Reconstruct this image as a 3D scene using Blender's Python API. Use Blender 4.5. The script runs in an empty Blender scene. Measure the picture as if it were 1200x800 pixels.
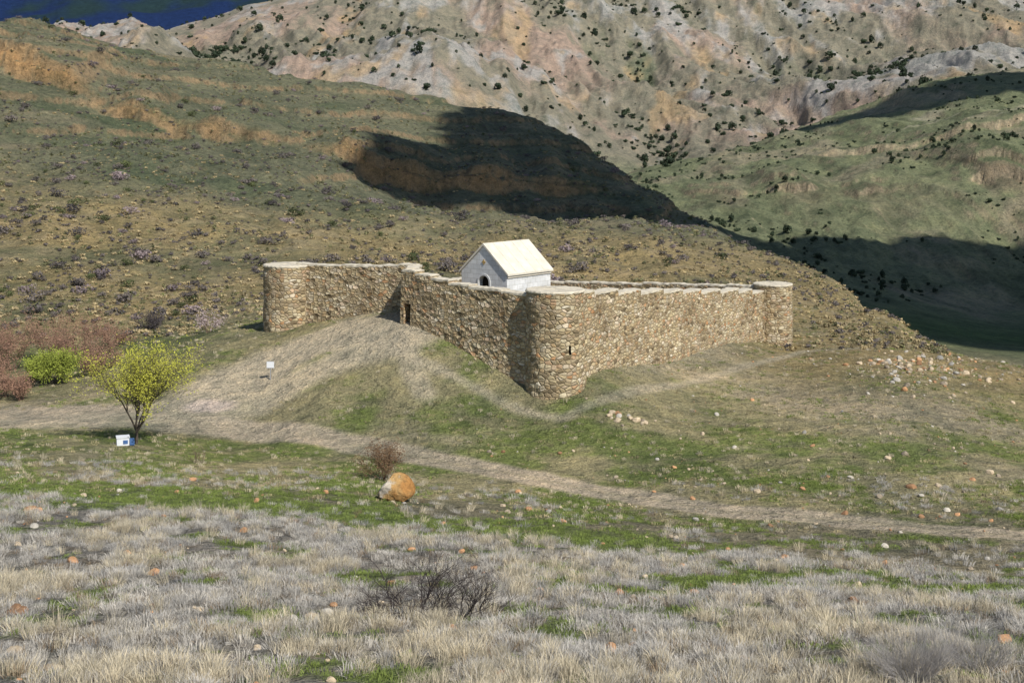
import bpy, math, random
import numpy as np
from mathutils import Vector, Matrix, noise as mnoise
random.seed(7); np.random.seed(7)
scene=bpy.context.scene
EYE=30.0; K=1500.0
# ------------------------------------------------------------------ noise
_rs=np.random.RandomState(3)
PERM=_rs.permutation(256); PERM=np.concatenate([PERM,PERM])
ANG=_rs.rand(256)*2*np.pi; GX=np.cos(ANG); GY=np.sin(ANG)
def perlin(x,y,seed=0):
    x=np.asarray(x,float)+seed*17.31; y=np.asarray(y,float)+seed*9.77
    xi=np.floor(x).astype(np.int64); yi=np.floor(y).astype(np.int64)
    xf=x-xi; yf=y-yi; xi&=255; yi&=255
    u=xf*xf*xf*(xf*(xf*6-15)+10); v=yf*yf*yf*(yf*(yf*6-15)+10)
    x1=(xi+1)&255; y1=(yi+1)&255
    def g(a,b,dx,dy):
        h=PERM[PERM[a]+b]; return GX[h]*dx+GY[h]*dy
    a=g(xi,yi,xf,yf); b=g(x1,yi,xf-1,yf); c=g(xi,y1,xf,yf-1); d=g(x1,y1,xf-1,yf-1)
    return ((a+(b-a)*u)+((c+(d-c)*u)-(a+(b-a)*u))*v)*1.5
def fbm(x,y,o=4,seed=0,gain=.5):
    s=0;a=1;f=1;t=0
    for i in range(o):
        s=s+a*perlin(x*f,y*f,seed+i); t+=a; a*=gain; f*=2.03
    return s/t
def ridged(x,y,o=4,seed=0,gain=.5):
    s=0;a=1;f=1;t=0
    for i in range(o):
        s=s+a*(1-2*np.abs(perlin(x*f,y*f,seed+i))); t+=a; a*=gain; f*=2.03
    return s/t
def sstep(a,b,x):
    t=np.clip((x-a)/(b-a),0,1); return t*t*(3-2*t)
# ------------------------------------------------------------------ terrain survey (bearing, distance, drop)
S="""-900,3,1450 0,3,1450 900,3,1450 -900,10,880 0,10,880 900,10,880
-900,22,630 -450,22,630 0,22,630 450,22,630 900,22,630
-600,35,520 -200,35,527 200,35,532 600,35,540
-600,50,435 -300,50,442 0,50,460 300,50,482 600,50,496
600,58,458 500,59.5,450 400,61,442 250,64,430 100,69,405 20,71.7,389 -50,74,375 -125,76.6,362 -200,79,348 -300,82,337 -400,84,325 -600,88,317
-600,65,378 -440,76,350 -200,68,388 -600,76,345 -50,66,410 100,62,433
52,84,297 -50,80,335 100,76,362 100,84,296 185,97.9,255 282,112,232 305,115,234
300,95,280 300,80,340 300,70,390 450,100,262 450,80,335 450,115,236 480,125,230
600,115,260 600,100,285 600,80,355 600,68,405 600,145,310 480,160,300
-263,101,215 -180,97,204 -122,92.6,210 -60,89.3,240 10,86,280
-300,92,268 -220,94,232 -220,86,288 -380,88,297 -150,84,302 -150,88,259
-350,101,228 -350,115,215 -450,100,260 -600,100,275 -600,115,235
-10,99,179 10,94,195 40,91,222 100,105,207 200,112,207 40,126,202 -150,105,193
100,150,156 0,150,150 150,150,158 300,140,180 300,165,150 400,150,195
-150,130,162 -300,130,180 -450,130,185 -600,130,182
-150,200,77 0,205,85 100,215,92 200,225,98 240,230,102 330,195,140 400,170,175 450,145,208
0,232,92 100,240,100 0,255,66 100,265,66 -150,225,74 -150,250,45 200,255,88
330,240,190 400,220,230 480,200,270
-600,170,80 -450,170,90 -300,170,100 -150,165,120 0,170,130
-600,215,0 -450,215,20 -300,215,40 -600,270,-85 -400,258,-15 -180,252,20
-600,330,-133 -510,330,-128 -320,340,-92 -170,345,-66 -100,350,-52 0,340,-35 60,325,-10 100,310,20 170,285,58 240,262,97
-150,300,-20 0,300,15 -300,300,-55
-600,450,-60 -300,450,-20 0,450,40 100,420,75 240,330,150 240,450,95
600,300,225 450,330,188 600,250,245 450,260,225 340,380,150 600,380,185
450,420,140 600,430,130 300,450,105 300,500,65 450,510,45 600,500,20 200,560,55
300,620,25 450,640,-10 600,640,-35 140,720,37 260,750,8 360,780,-22 480,800,-65 600,800,-82
140,850,45 260,900,20 360,950,0 480,950,-40 600,950,-60
-600,900,-60 -300,900,-10 0,900,0 -450,1100,-100 -300,1100,-75 -100,1000,-65 0,1050,-55 100,1100,-20 140,1000,15
260,1100,-20 360,1150,-50 480,1150,-90 600,1150,-110
-300,1300,-110 -100,1300,-120 100,1300,-90 300,1350,-90 450,1350,-120 600,1400,-140
-600,1500,-104 -470,1500,-114 -400,1550,-130 -300,1600,-160 -200,1700,-195 0,1750,-215 150,1750,-210 260,1800,-190 320,1850,-158 370,1800,-178 450,1800,-205 600,1800,-225
-600,2200,-90 -300,2200,-110 0,2300,-170 320,2300,-140 600,2300,-190
-600,4200,-235 -300,4200,-240 0,4200,-250 320,4200,-240 600,4200,-250"""
P=np.array([[float(c) for c in s.split(',')] for s in S.split()])
ex=P[np.abs(P[:,0])==600].copy(); ex[:,0]=np.sign(ex[:,0])*1100
P=np.vstack([P,ex])
def _feat(t,Y): return np.stack([np.asarray(t)*2.4,np.log(np.asarray(Y))],-1)
Q=_feat(P[:,0]/K,P[:,1]); CC=0.06
def _phi(r2): return np.sqrt(r2+CC*CC)
n=len(Q)
A=np.zeros((n+3,n+3)); d2=((Q[:,None]-Q[None])**2).sum(-1)
A[:n,:n]=-_phi(d2)+np.eye(n)*0.002; A[:n,n]=1;A[:n,n+1:]=Q; A[n,:n]=1;A[n+1:,:n]=Q.T
W=np.linalg.solve(A,np.concatenate([P[:,2],[0,0,0]]))
def drop(t,Y):
    t=np.clip(t,-.95,.95)
    F=_feat(t,Y); out=np.empty(F.shape[0])
    for i in range(0,len(out),60000):
        f=F[i:i+60000]
        r2=(f[:,0][:,None]-Q[:,0])**2+(f[:,1][:,None]-Q[:,1])**2
        out[i:i+60000]=-_phi(r2)@W[:n]+W[n]+f@W[n+1:]
    return out
def interp_band(x,pts):
    a=np.array(pts,float); return np.interp(x,a[:,0],a[:,1])
BAND=[(-130,292),(-108,270),(-90,262),(-68,255),(-50,250),(-30,248),(-5,256),(20,268)]
MIDB=[(60,560),(90,505),(130,492),(170,486),(200,470),(260,455)]
def bandpos(x):
    yb=interp_band(x,BAND)+2.5*fbm(x/14,x/14*0,3,18)+1.0*fbm(x/2.5,x*0,3,16)
    bw=(1-sstep(5,25,x))*np.clip(.8+1.3*fbm(x/16,x*0,2,19),.15,1.2)
    return yb,bw
def midpos(x):
    ym=interp_band(x,MIDB)+14*fbm(x/32,x*0,4,28)+2.2*ridged(x/6,x*0,3,27)
    mw=np.clip(.7+1.3*fbm(x/40,x*0,2,29),.05,1.1)*sstep(60,90,x)
    return ym,mw
def gully(x,y):
    wx=x+45*fbm(x/260,y/260,3,41)
    return ridged(wx/120+.25*y/120,y/380,6,43,.52)
def bigspur(x,y):
    return ridged((x+.55*(y-1000)+60*fbm(x/300,y/300,2,53))/340,y/1300,3,54,.5)
def height(x,y):
    x=np.atleast_1d(np.asarray(x,float)); y=np.atleast_1d(np.asarray(y,float))
    t=x/y
    z=EYE-drop(t,y)*y/K
    near=1-sstep(120,170,y)
    fort=np.exp(-(((x-3)/26)**2+((y-104)/24)**2)**2)
    z=z+near*(.16*fbm(x/5,y/5,3,1)*(1-.6*fort)+.07*fbm(x/.9,y/.9,3,5))
    z=z+(1-sstep(45,60,y))*.10*fbm(x/1.3,y/.8,2,31)
    hill=sstep(120,175,y)*(1-sstep(330,460,y))
    lefth=hill*(1-sstep(.10,.22,t))
    z=z+lefth*(2.1*ridged(x/26+.25*y/26,y/60,5,11,.55)+.7*fbm(x/6,y/6,3,14)-.5)
    z=z+lefth*sstep(190,240,y)*.85*np.tanh(7*np.sin((z+.03*x+2*fbm(x/30,y/30,2,15))*1.05))*.6
    yb,bw=bandpos(x)
    z=z+bw*(2.6*sstep(-.9,.5,y-yb)+1.8*sstep(2.3,3.6,y-yb)-4.4*sstep(4,60,y-yb))
    mid=sstep(300,420,y)*(1-sstep(800,950,y))*sstep(.02,.12,t)
    z=z+mid*(7*ridged(x/75,y/140,6,21,.5)+2.5*ridged(x/16+.2*y/16,y/50,4,24)-2)
    ym,mw=midpos(x)
    z=z+mid*mw*(4.5*sstep(-1,2.0,y-ym)+3*sstep(11,14,y-ym)-7.5*sstep(14,80,y-ym))
    y3=interp_band(x,[(100,600),(200,570),(320,590)])+16*fbm(x/30,x*0,4,34)
    z=z+mid*sstep(110,150,x)*(3.5*sstep(-1,2.5,y-y3)-3.5*sstep(3,50,y-y3))
    far=sstep(820,1050,y)
    ledge=(1-.75*sstep(1300,1500,y)*(1-sstep(-.16,-.06,t)))
    z=z+far*ledge*(1-.5*sstep(2000,2600,y))*(28*gully(x,y)+28*bigspur(x,y)-14+18*fbm(x/260,y/300,3,47)+6*ridged(x/34,y/90,4,49,.55))
    z=z+sstep(2300,3300,y)*60*ridged(x/600,y/600,4,50)
    return z
# ------------------------------------------------------------------ materials
def newmat(name):
    m=bpy.data.materials.new(name); m.use_nodes=True
    nt=m.node_tree; b=nt.nodes['Principled BSDF']; b.inputs['Roughness'].default_value=.95
    b.inputs['Specular IOR Level'].default_value=.15
    return m,nt,b
def nd(nt,t,**kw):
    k=nt.nodes.new(t)
    for a,v in kw.items(): setattr(k,a,v)
    return k
def lk(nt,a,b): nt.links.new(a,b)
def ramp(nt,stops,interp='LINEAR'):
    r=nd(nt,'ShaderNodeValToRGB'); cr=r.color_ramp; cr.interpolation=interp
    while len(cr.elements)<len(stops): cr.elements.new(.5)
    for e,(p,c) in zip(cr.elements,stops):
        e.position=p; e.color=(c,c,c,1) if isinstance(c,(int,float)) else (*c,1)
    return r
def noise(nt,vec,scale,detail=4,rough=.6):
    k=nd(nt,'ShaderNodeTexNoise'); k.inputs['Scale'].default_value=scale; k.inputs['Detail'].default_value=detail
    k.inputs['Roughness'].default_value=rough; lk(nt,vec,k.inputs['Vector']); return k
def mul(nt,a,b,blend='MULTIPLY',fac=1):
    k=nd(nt,'ShaderNodeMix',data_type='RGBA',blend_type=blend)
    k.inputs[0].default_value=fac; lk(nt,a,k.inputs[6]); lk(nt,b,k.inputs[7]); return k.outputs[2]
def simple(name,col,var=.3,scale=3,bump=.3,random_inst=False,rough=.95):
    m,nt,b=newmat(name); b.inputs['Roughness'].default_value=rough
    tc=nd(nt,'ShaderNodeTexCoord'); n1=noise(nt,tc.outputs['Object'],scale)
    r=ramp(nt,[(.25,tuple(c*(1-var) for c in col)),(.75,tuple(min(1,c*(1+var)) for c in col))])
    lk(nt,n1.outputs['Fac'],r.inputs['Fac']); out=r.outputs['Color']
    if random_inst:
        oi=nd(nt,'ShaderNodeObjectInfo'); rr=ramp(nt,[(0,(.58,.59,.60)),(.5,(1,.98,.94)),(1,(1.32,1.27,1.17))])
        lk(nt,oi.outputs['Random'],rr.inputs['Fac']); out=mul(nt,out,rr.outputs['Color'])
    lk(nt,out,b.inputs['Base Color'])
    if bump:
        bp=nd(nt,'ShaderNodeBump'); bp.inputs['Strength'].default_value=bump; bp.inputs['Distance'].default_value=.05
        lk(nt,n1.outputs['Fac'],bp.inputs['Height']); lk(nt,bp.outputs['Normal'],b.inputs['Normal'])
    return m
# ground
gm,nt,bs=newmat('ground_soil_and_grass')
at=nd(nt,'ShaderNodeAttribute',attribute_name='col'); tc=nd(nt,'ShaderNodeTexCoord')
o=tc.outputs['Object']
nf=noise(nt,o,7,6,.75); nm=noise(nt,o,.9,6,.7); nc=noise(nt,o,.09,8,.72)
r1=ramp(nt,[(.3,.62),(.5,1.0),(.7,1.42)]); lk(nt,nf.outputs['Fac'],r1.inputs['Fac'])
r2=ramp(nt,[(.3,(.58,.62,.62)),(.5,(1,1,1)),(.72,(1.4,1.34,1.25))]); lk(nt,nm.outputs['Fac'],r2.inputs['Fac'])
r3=ramp(nt,[(.3,(.52,.60,.58)),(.5,(1,1,1)),(.7,(1.4,1.33,1.25))]); lk(nt,nc.outputs['Fac'],r3.inputs['Fac'])
c=mul(nt,at.outputs['Color'],r1.outputs['Color']); c=mul(nt,c,r2.outputs['Color']); c=mul(nt,c,r3.outputs['Color'])
lk(nt,c,bs.inputs['Base Color'])
b1=nd(nt,'ShaderNodeBump'); b1.inputs['Strength'].default_value=.8; b1.inputs['Distance'].default_value=.12; lk(nt,nf.outputs['Fac'],b1.inputs['Height'])
b2=nd(nt,'ShaderNodeBump'); b2.inputs['Strength'].default_value=.9; b2.inputs['Distance'].default_value=.7; lk(nt,nm.outputs['Fac'],b2.inputs['Height']); lk(nt,b1.outputs['Normal'],b2.inputs['Normal'])
b3=nd(nt,'ShaderNodeBump'); b3.inputs['Strength'].default_value=.9; b3.inputs['Distance'].default_value=4.5; lk(nt,nc.outputs['Fac'],b3.inputs['Height']); lk(nt,b2.outputs['Normal'],b3.inputs['Normal'])
lk(nt,b3.outputs['Normal'],bs.inputs['Normal'])
# ------------------------------------------------------------------ terrain mesh
def xy(b,Y): return (b*Y/K,Y)
tcols=np.concatenate([np.linspace(-.95,-.48,45,endpoint=False),np.linspace(-.48,.48,820),np.linspace(.48,.95,46)[1:]])
lrows=np.concatenate([np.linspace(math.log(3),math.log(16),50,endpoint=False),np.linspace(math.log(16),math.log(150),480,endpoint=False),np.linspace(math.log(150),math.log(620),520,endpoint=False),np.linspace(math.log(620),math.log(2000),300,endpoint=False),np.linspace(math.log(2000),math.log(4300),50)])
NC=len(tcols);NR=len(lrows)
T,L=np.meshgrid(tcols,lrows); Yg=np.exp(L).ravel(); Xg=(T.ravel()*Yg)
Zg=height(Xg,Yg)
def polydist(x,y,pts):
    d=np.full(x.shape,1e9)
    for (ax,ay),(bx,by) in zip(pts[:-1],pts[1:]):
        vx,vy=bx-ax,by-ay; tt=np.clip(((x-ax)*vx+(y-ay)*vy)/(vx*vx+vy*vy),0,1)
        d=np.minimum(d,np.hypot(x-ax-tt*vx,y-ay-tt*vy))
    return d
ROAD=[xy(b,Y) for b,Y in [(1000,52),(600,58),(400,61),(250,64),(100,69),(-50,74),(-200,79),(-300,82),(-400,84.5),(-600,88),(-900,92)]]
RAMP=[xy(b,Y) for b,Y in [(-370,87),(-330,90),(-270,93.5),(-210,95.5),(-130,92)]]
TRAIL1=[xy(b,Y) for b,Y in [(-128,91.5),(-118,87),(-100,84)]]
TRAIL2=[xy(b,Y) for b,Y in [(-110,88),(-40,85),(10,83),(60,81.5),(110,84),(200,92),(290,103),(340,112),(420,113)]]
TRAIL3=[xy(b,Y) for b,Y in [(-380,86),(-330,86),(-250,89),(-180,91),(-125,90.5)]]
def wcol(base,c,w):
    w=np.clip(w,0,1)[:,None]; return base*(1-w)+np.array(c)[None]*w
def greenw(x,y,n1,n4):
    strip=np.exp(-((y-53+x*.30-1.5*n1*3)/3.2)**2)*(1-sstep(2,12,x))+.9*np.exp(-((y-41-.05*x-3*n1)/2.6)**2)*sstep(2,8,x)+.3*np.exp(-((y-60)/5)**2)
    return sstep(.0,.45,n1*.9+n4*.8+.06+strip*.75-.08)
def sagelimit(x,n1): return 57-.38*np.clip(x,-24,24)+9*n1
def dirtw(x,y):
    n1=fbm(x/6,y/4,4,61); n4=fbm(x/2.5,y/1.2,3,71); dn=.5*n1+.35*n4
    a=(1-sstep(.6,1.35,(polydist(x,y,RAMP)+dn*1.5)/3.2))*.95
    b=(1-sstep(.5,1.2,(polydist(x,y,TRAIL3)+dn)/2.4))*.85
    c=(1-sstep(.6,1.15,np.hypot((x+29)/9,(y-84)/3.2)+dn*.5))*.85
    return np.maximum.reduce([a,b,c])
def colour(x,y,z,nz):
    t=x/y
    n1=fbm(x/6,y/4,4,61); n2=fbm(x/1.2,y/.9,3,64); n3=fbm(x/25,y/15,4,67); n4=fbm(x/2.5,y/1.2,3,71)
    C=np.tile(np.array([[.27,.245,.205]]),(len(x),1))
    C=wcol(C,(.18,.145,.10),sstep(.0,.5,n2)*.7)
    gr=greenw(x,y,n1,n4)
    C=wcol(C,(.13,.17,.045),gr*.9)
    sl_=sagelimit(x,n1)
    C=wcol(C,(.27,.23,.13),sstep(sl_-8,sl_,y)*.7*(1-.6*gr))
    Hc=np.tile(np.array([[.33,.29,.16]]),(len(x),1))
    Hc=wcol(Hc,(.175,.215,.06),sstep(-.1,.4,n1+.5*n4+.45*np.exp(-((y-76)/6)**2)+.3*np.exp(-((y-97)/8)**2)*sstep(18,25,x)-.10)*.9)
    Hc=wcol(Hc,(.43,.355,.24),sstep(.0,.4,n3+.3*n4+.45*np.exp(-((x-27)/12)**2-((y-88)/9)**2)-.10)*.85)
    C=C+(Hc-C)*sstep(58,66,y+3*n1)[:,None]
    Sc=np.tile(np.array([[.34,.265,.13]]),(len(x),1))
    Sc=wcol(Sc,(.21,.20,.11),sstep(-.05,.4,n3+.3*n1-.6*t)*.85)
    Sc=wcol(Sc,(.41,.32,.19),sstep(.1,.5,n1+.2)*.5)
    C=C+(Sc-C)*sstep(104,124,y+3*n3+20*sstep(.1,.25,t))[:,None]
    C=wcol(C,(.11,.14,.05),np.exp(-((y-108-2*n1)/6)**2)*(1-sstep(-.25,-.2,t))*.8)
    n5=fbm(x/40,y/30,4,75); st=fbm(x/60,(z)/1.6,3,78)
    Uc=np.tile(np.array([[.17,.17,.105]]),(len(x),1))
    Uc=wcol(Uc,(.27,.225,.145),sstep(.05,.45,st+.3*n5)*.6)
    Uc=wcol(Uc,(.12,.138,.078),sstep(.0,.4,n5))
    C=C+(Uc-C)*(sstep(160,205,y+14*n5))[:,None]
    rock=(1-sstep(.64,.82,nz))*sstep(200,235,y)*(1-sstep(420,470,y))
    C=wcol(C,(.30,.215,.125),rock*.8)
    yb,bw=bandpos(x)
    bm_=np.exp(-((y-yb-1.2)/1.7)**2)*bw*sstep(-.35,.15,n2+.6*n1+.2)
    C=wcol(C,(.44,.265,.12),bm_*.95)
    C=wcol(C,(.09,.065,.045),np.exp(-((y-yb-1.4)/.5)**2)*bw*.8*sstep(-.1,.3,n2))  # shadow line and dark crevices of the ledge, painted into the colour
    midw=sstep(300,360,y)*sstep(.08,.16,t)
    midw=np.maximum(midw,sstep(430,470,y))
    m1=fbm(x/60,y/90,5,81); m2=fbm(x/18,y/25,4,84)
    Mc=np.tile(np.array([[.185,.20,.11]]),(len(x),1))
    Mc=wcol(Mc,(.30,.26,.175),sstep(-.02,.35,m1+.4*m2)*.8)
    Mc=wcol(Mc,(.115,.132,.07),sstep(.02,.35,m2-.2*m1)*.8)
    pth=np.exp(-((fbm(x/150,y/110,2,86)+.02)/.012)**2)
    Mc=wcol(Mc,(.42,.37,.27),pth*.6*sstep(520,560,y))
    C=C+(Mc-C)*midw[:,None]
    stra=fbm(x/80,z/1.2,2,88)
    rkc=np.array([[.33,.26,.175]])*(1+1.1*stra[:,None])
    rk=(1-sstep(.62,.86,nz))*midw*(1-sstep(800,900,y))
    rk=(rk*.85)[:,None]; C=C*(1-rk)+rkc*rk
    ym,mw=midpos(x)
    ero=np.exp(-(np.clip(ym-y,-3,99)/26)**2)*(y<ym+6)*mw*midw*sstep(-.15,.2,m2+.15)
    C=wcol(C,(.20,.16,.11),ero*.75)
    C=wcol(C,(.08,.14,.04),sstep(.2,.26,t)*np.exp(-((y-290)/40)**2)*.8)
    f=sstep(830,960,y); f1=fbm(x/130+.2*y/130,y/260,5,91); f2=fbm(x/35,y/80,5,95,.6); f3=fbm(x/320,y/300,3,98); g=gully(x,y); sp_=bigspur(x,y)
    Fc=np.tile(np.array([[.225,.205,.15]]),(len(x),1))
    Fc=wcol(Fc,(.36,.265,.205),sstep(-.05,.3,f1+.5*f2+.3*f3+.25*sp_-.1)*.9)
    Fc=wcol(Fc,(.35,.34,.315),sstep(.1,.4,f2+.7*f3+.3*g-.05)*.8)
    Fc=wcol(Fc,(.13,.145,.088),sstep(-.04,.24,-.7*g+.5*f2-.5*f1-.3*sp_+.19)*.92)
    Fc=wcol(Fc,(.39,.275,.15),sstep(.25,.5,fbm(x/60,y/110,4,101)+.5*f2+.06)*.7)
    C=C+(Fc-C)*f[:,None]
    Bc=np.tile(np.array([[.008,.022,.075]]),(len(x),1)); Bc=wcol(Bc,(.014,.032,.035),sstep(-.05,.2,fbm(x/300,y/300,4,103)))  # farthest mountain: cloud shadow and blue haze put into the colour
    C=C+(Bc-C)*sstep(2150,2400,y)[:,None]
    dn=.5*n1+.35*n4
    w=polydist(x,y,ROAD); wd=1.45+1.6*sstep(-14,-26,x)
    rm=1-sstep(.75,1.2,(w+dn*.5)/wd)
    C=wcol(C,(.54,.445,.32),rm*.97)
    rut=np.exp(-((w-.05)/.2)**2)*rm
    C=wcol(C,(.38,.33,.20),rut*.4*sstep(-15,-5,x))
    DC=(.52,.445,.32)
    C=wcol(C,DC,dirtw(x,y))
    w=polydist(x,y,TRAIL1); C=wcol(C,DC,(1-sstep(.4,1.3,(w+dn*.6)/.8))*.7)
    w=polydist(x,y,TRAIL2); C=wcol(C,DC,(1-sstep(.3,1.3,(w+dn*.5)/.6))*.7)
    C=wcol(C,(.66,.54,.45),(1-sstep(.6,1.1,np.hypot((x+20.3)/2.3,(y-86.6)/1.3)+dn*.5))*.9)
    C=wcol(C,(.38,.33,.24),(1-sstep(.7,1.1,np.hypot((x-2)/17,(y-106)/17)+dn*.2))*.8)
    return np.clip(C,0,1)
Z2=Zg.reshape(NR,NC); X2=Xg.reshape(NR,NC); Y2=Yg.reshape(NR,NC)
dz_dx=np.gradient(Z2,axis=1)/np.gradient(X2,axis=1)
dY=np.gradient(Y2,axis=0); dz_dy=(np.gradient(Z2,axis=0)-dz_dx*np.gradient(X2,axis=0))/dY
NZ=(1/np.sqrt(1+dz_dx**2+dz_dy**2)).ravel()
COL=colour(Xg,Yg,Zg,NZ)
me=bpy.data.meshes.new('ground'); nv=NR*NC
me.vertices.add(nv); me.vertices.foreach_set('co',np.stack([Xg,Yg,Zg],1).ravel())
ii=np.arange(NR*NC).reshape(NR,NC)
F=np.stack([ii[:-1,:-1],ii[:-1,1:],ii[1:,1:],ii[1:,:-1]],-1).reshape(-1,4)
me.loops.add(F.size); me.loops.foreach_set('vertex_index',F.ravel().astype(np.int32))
me.polygons.add(len(F)); me.polygons.foreach_set('loop_start',(np.arange(len(F))*4).astype(np.int32))
me.polygons.foreach_set('use_smooth',np.ones(len(F),bool))
me.update(calc_edges=True)
ca=me.color_attributes.new('col','FLOAT_COLOR','POINT')
ca.data.foreach_set('color',np.concatenate([COL,np.ones((nv,1))],1).ravel())
me.materials.append(gm)
ground=bpy.data.objects.new('ground',me); scene.collection.objects.link(ground)
def gz(x,y): return float(height([x],[y])[0])
# ------------------------------------------------------------------ mesh helpers
def mkobj(name,verts,faces,mat=None,parent=None,uvs=None,smooth=False,link=True):
    m=bpy.data.meshes.new(name); m.from_pydata([tuple(v) for v in verts],[],faces)
    if uvs is not None:
        ul=m.uv_layers.new(name='UVMap')
        flat=[c for fu in uvs for uv in fu for c in uv]; ul.data.foreach_set('uv',flat)
    if smooth: m.polygons.foreach_set('use_smooth',[True]*len(m.polygons))
    m.update(); ob=bpy.data.objects.new(name,m)
    if mat: m.materials.append(mat)
    if link: scene.collection.objects.link(ob)
    if parent: ob.parent=parent
    return ob
def empty(name,loc=(0,0,0)):
    e=bpy.data.objects.new(name,None); e.location=loc; scene.collection.objects.link(e); e.empty_display_size=.5; return e
def box(V,Fc,lo,hi,fn=lambda p:p):
    b=len(V)
    for x in (lo[0],hi[0]):
        for y in (lo[1],hi[1]):
            for z in (lo[2],hi[2]): V.append(fn((x,y,z)))
    for f in ((0,1,3,2),(4,6,7,5),(0,4,5,1),(2,3,7,6),(0,2,6,4),(1,5,7,3)): Fc.append([b+i for i in f])
# masonry
mm,nt,bs=newmat('rubble_masonry')
uvn=nd(nt,'ShaderNodeUVMap'); 
dn_=noise(nt,uvn.outputs['UV'],1.6,3,.6)
vm=nd(nt,'ShaderNodeVectorMath',operation='MULTIPLY_ADD'); lk(nt,dn_.outputs['Color'],vm.inputs[0]); vm.inputs[1].default_value=(.2,.2,0); lk(nt,uvn.outputs['UV'],vm.inputs[2])
mp=nd(nt,'ShaderNodeMapping'); mp.inputs['Scale'].default_value=(2.6,4.2,1); lk(nt,vm.outputs[0],mp.inputs['Vector'])
vo=nd(nt,'ShaderNodeTexVoronoi',voronoi_dimensions='2D'); vo.inputs['Scale'].default_value=1; vo.inputs['Randomness'].default_value=.9; lk(nt,mp.outputs[0],vo.inputs['Vector'])
ve=nd(nt,'ShaderNodeTexVoronoi',voronoi_dimensions='2D',feature='DISTANCE_TO_EDGE'); ve.inputs['Scale'].default_value=1; ve.inputs['Randomness'].default_value=.9; lk(nt,mp.outputs[0],ve.inputs['Vector'])
sp=nd(nt,'ShaderNodeSeparateColor'); lk(nt,vo.outputs['Color'],sp.inputs[0])
cr=ramp(nt,[(0,(.15,.115,.07)),(.14,(.37,.29,.17)),(.30,(.50,.41,.25)),(.42,(.40,.28,.15)),(.55,(.58,.50,.34)),(.68,(.31,.235,.14)),(.8,(.50,.43,.31)),(.9,(.43,.235,.11)),(1,(.66,.59,.45))],'LINEAR')
lk(nt,sp.outputs[0],cr.inputs['Fac'])
st_=noise(nt,uvn.outputs['UV'],.35,6,.65); sr=ramp(nt,[(.3,(.52,.47,.41)),(.52,(1,1,1)),(.75,(1.18,1.15,1.08))]); lk(nt,st_.outputs['Fac'],sr.inputs['Fac'])
fn_=noise(nt,uvn.outputs['UV'],14,4,.7); fr=ramp(nt,[(.3,.68),(.7,1.28)]); lk(nt,fn_.outputs['Fac'],fr.inputs['Fac'])
c=mul(nt,cr.outputs['Color'],sr.outputs['Color']); c=mul(nt,c,fr.outputs['Color'])
mr=ramp(nt,[(.02,1.0),(.10,0.0)]); lk(nt,ve.outputs['Distance'],mr.inputs['Fac'])
mo=nd(nt,'ShaderNodeMix',data_type='RGBA'); lk(nt,mr.outputs['Color'],mo.inputs[0]); lk(nt,c,mo.inputs[6]); mo.inputs[7].default_value=(.31,.24,.15,1)
lk(nt,mo.outputs[2],bs.inputs['Base Color'])
er=ramp(nt,[(0,0),(.2,1)]); lk(nt,ve.outputs['Distance'],er.inputs['Fac'])
ad=nd(nt,'ShaderNodeMath',operation='MULTIPLY_ADD'); lk(nt,sp.outputs[1],ad.inputs[0]); ad.inputs[1].default_value=.7; lk(nt,er.outputs['Color'],ad.inputs[2])
bp=nd(nt,'ShaderNodeBump'); bp.inputs['Strength'].default_value=.85; bp.inputs['Distance'].default_value=.07; lk(nt,ad.outputs[0],bp.inputs['Height']); lk(nt,bp.outputs['Normal'],bs.inputs['Normal'])
cap_m=simple('pale_mortar_coping',(.56,.50,.39),.3,2,.4)
dark_m=simple('doorway_shade_wood',(.018,.015,.012),.3,5,.2)  # near-black: shade of gate and chapel doorways put into the wood colour
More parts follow.
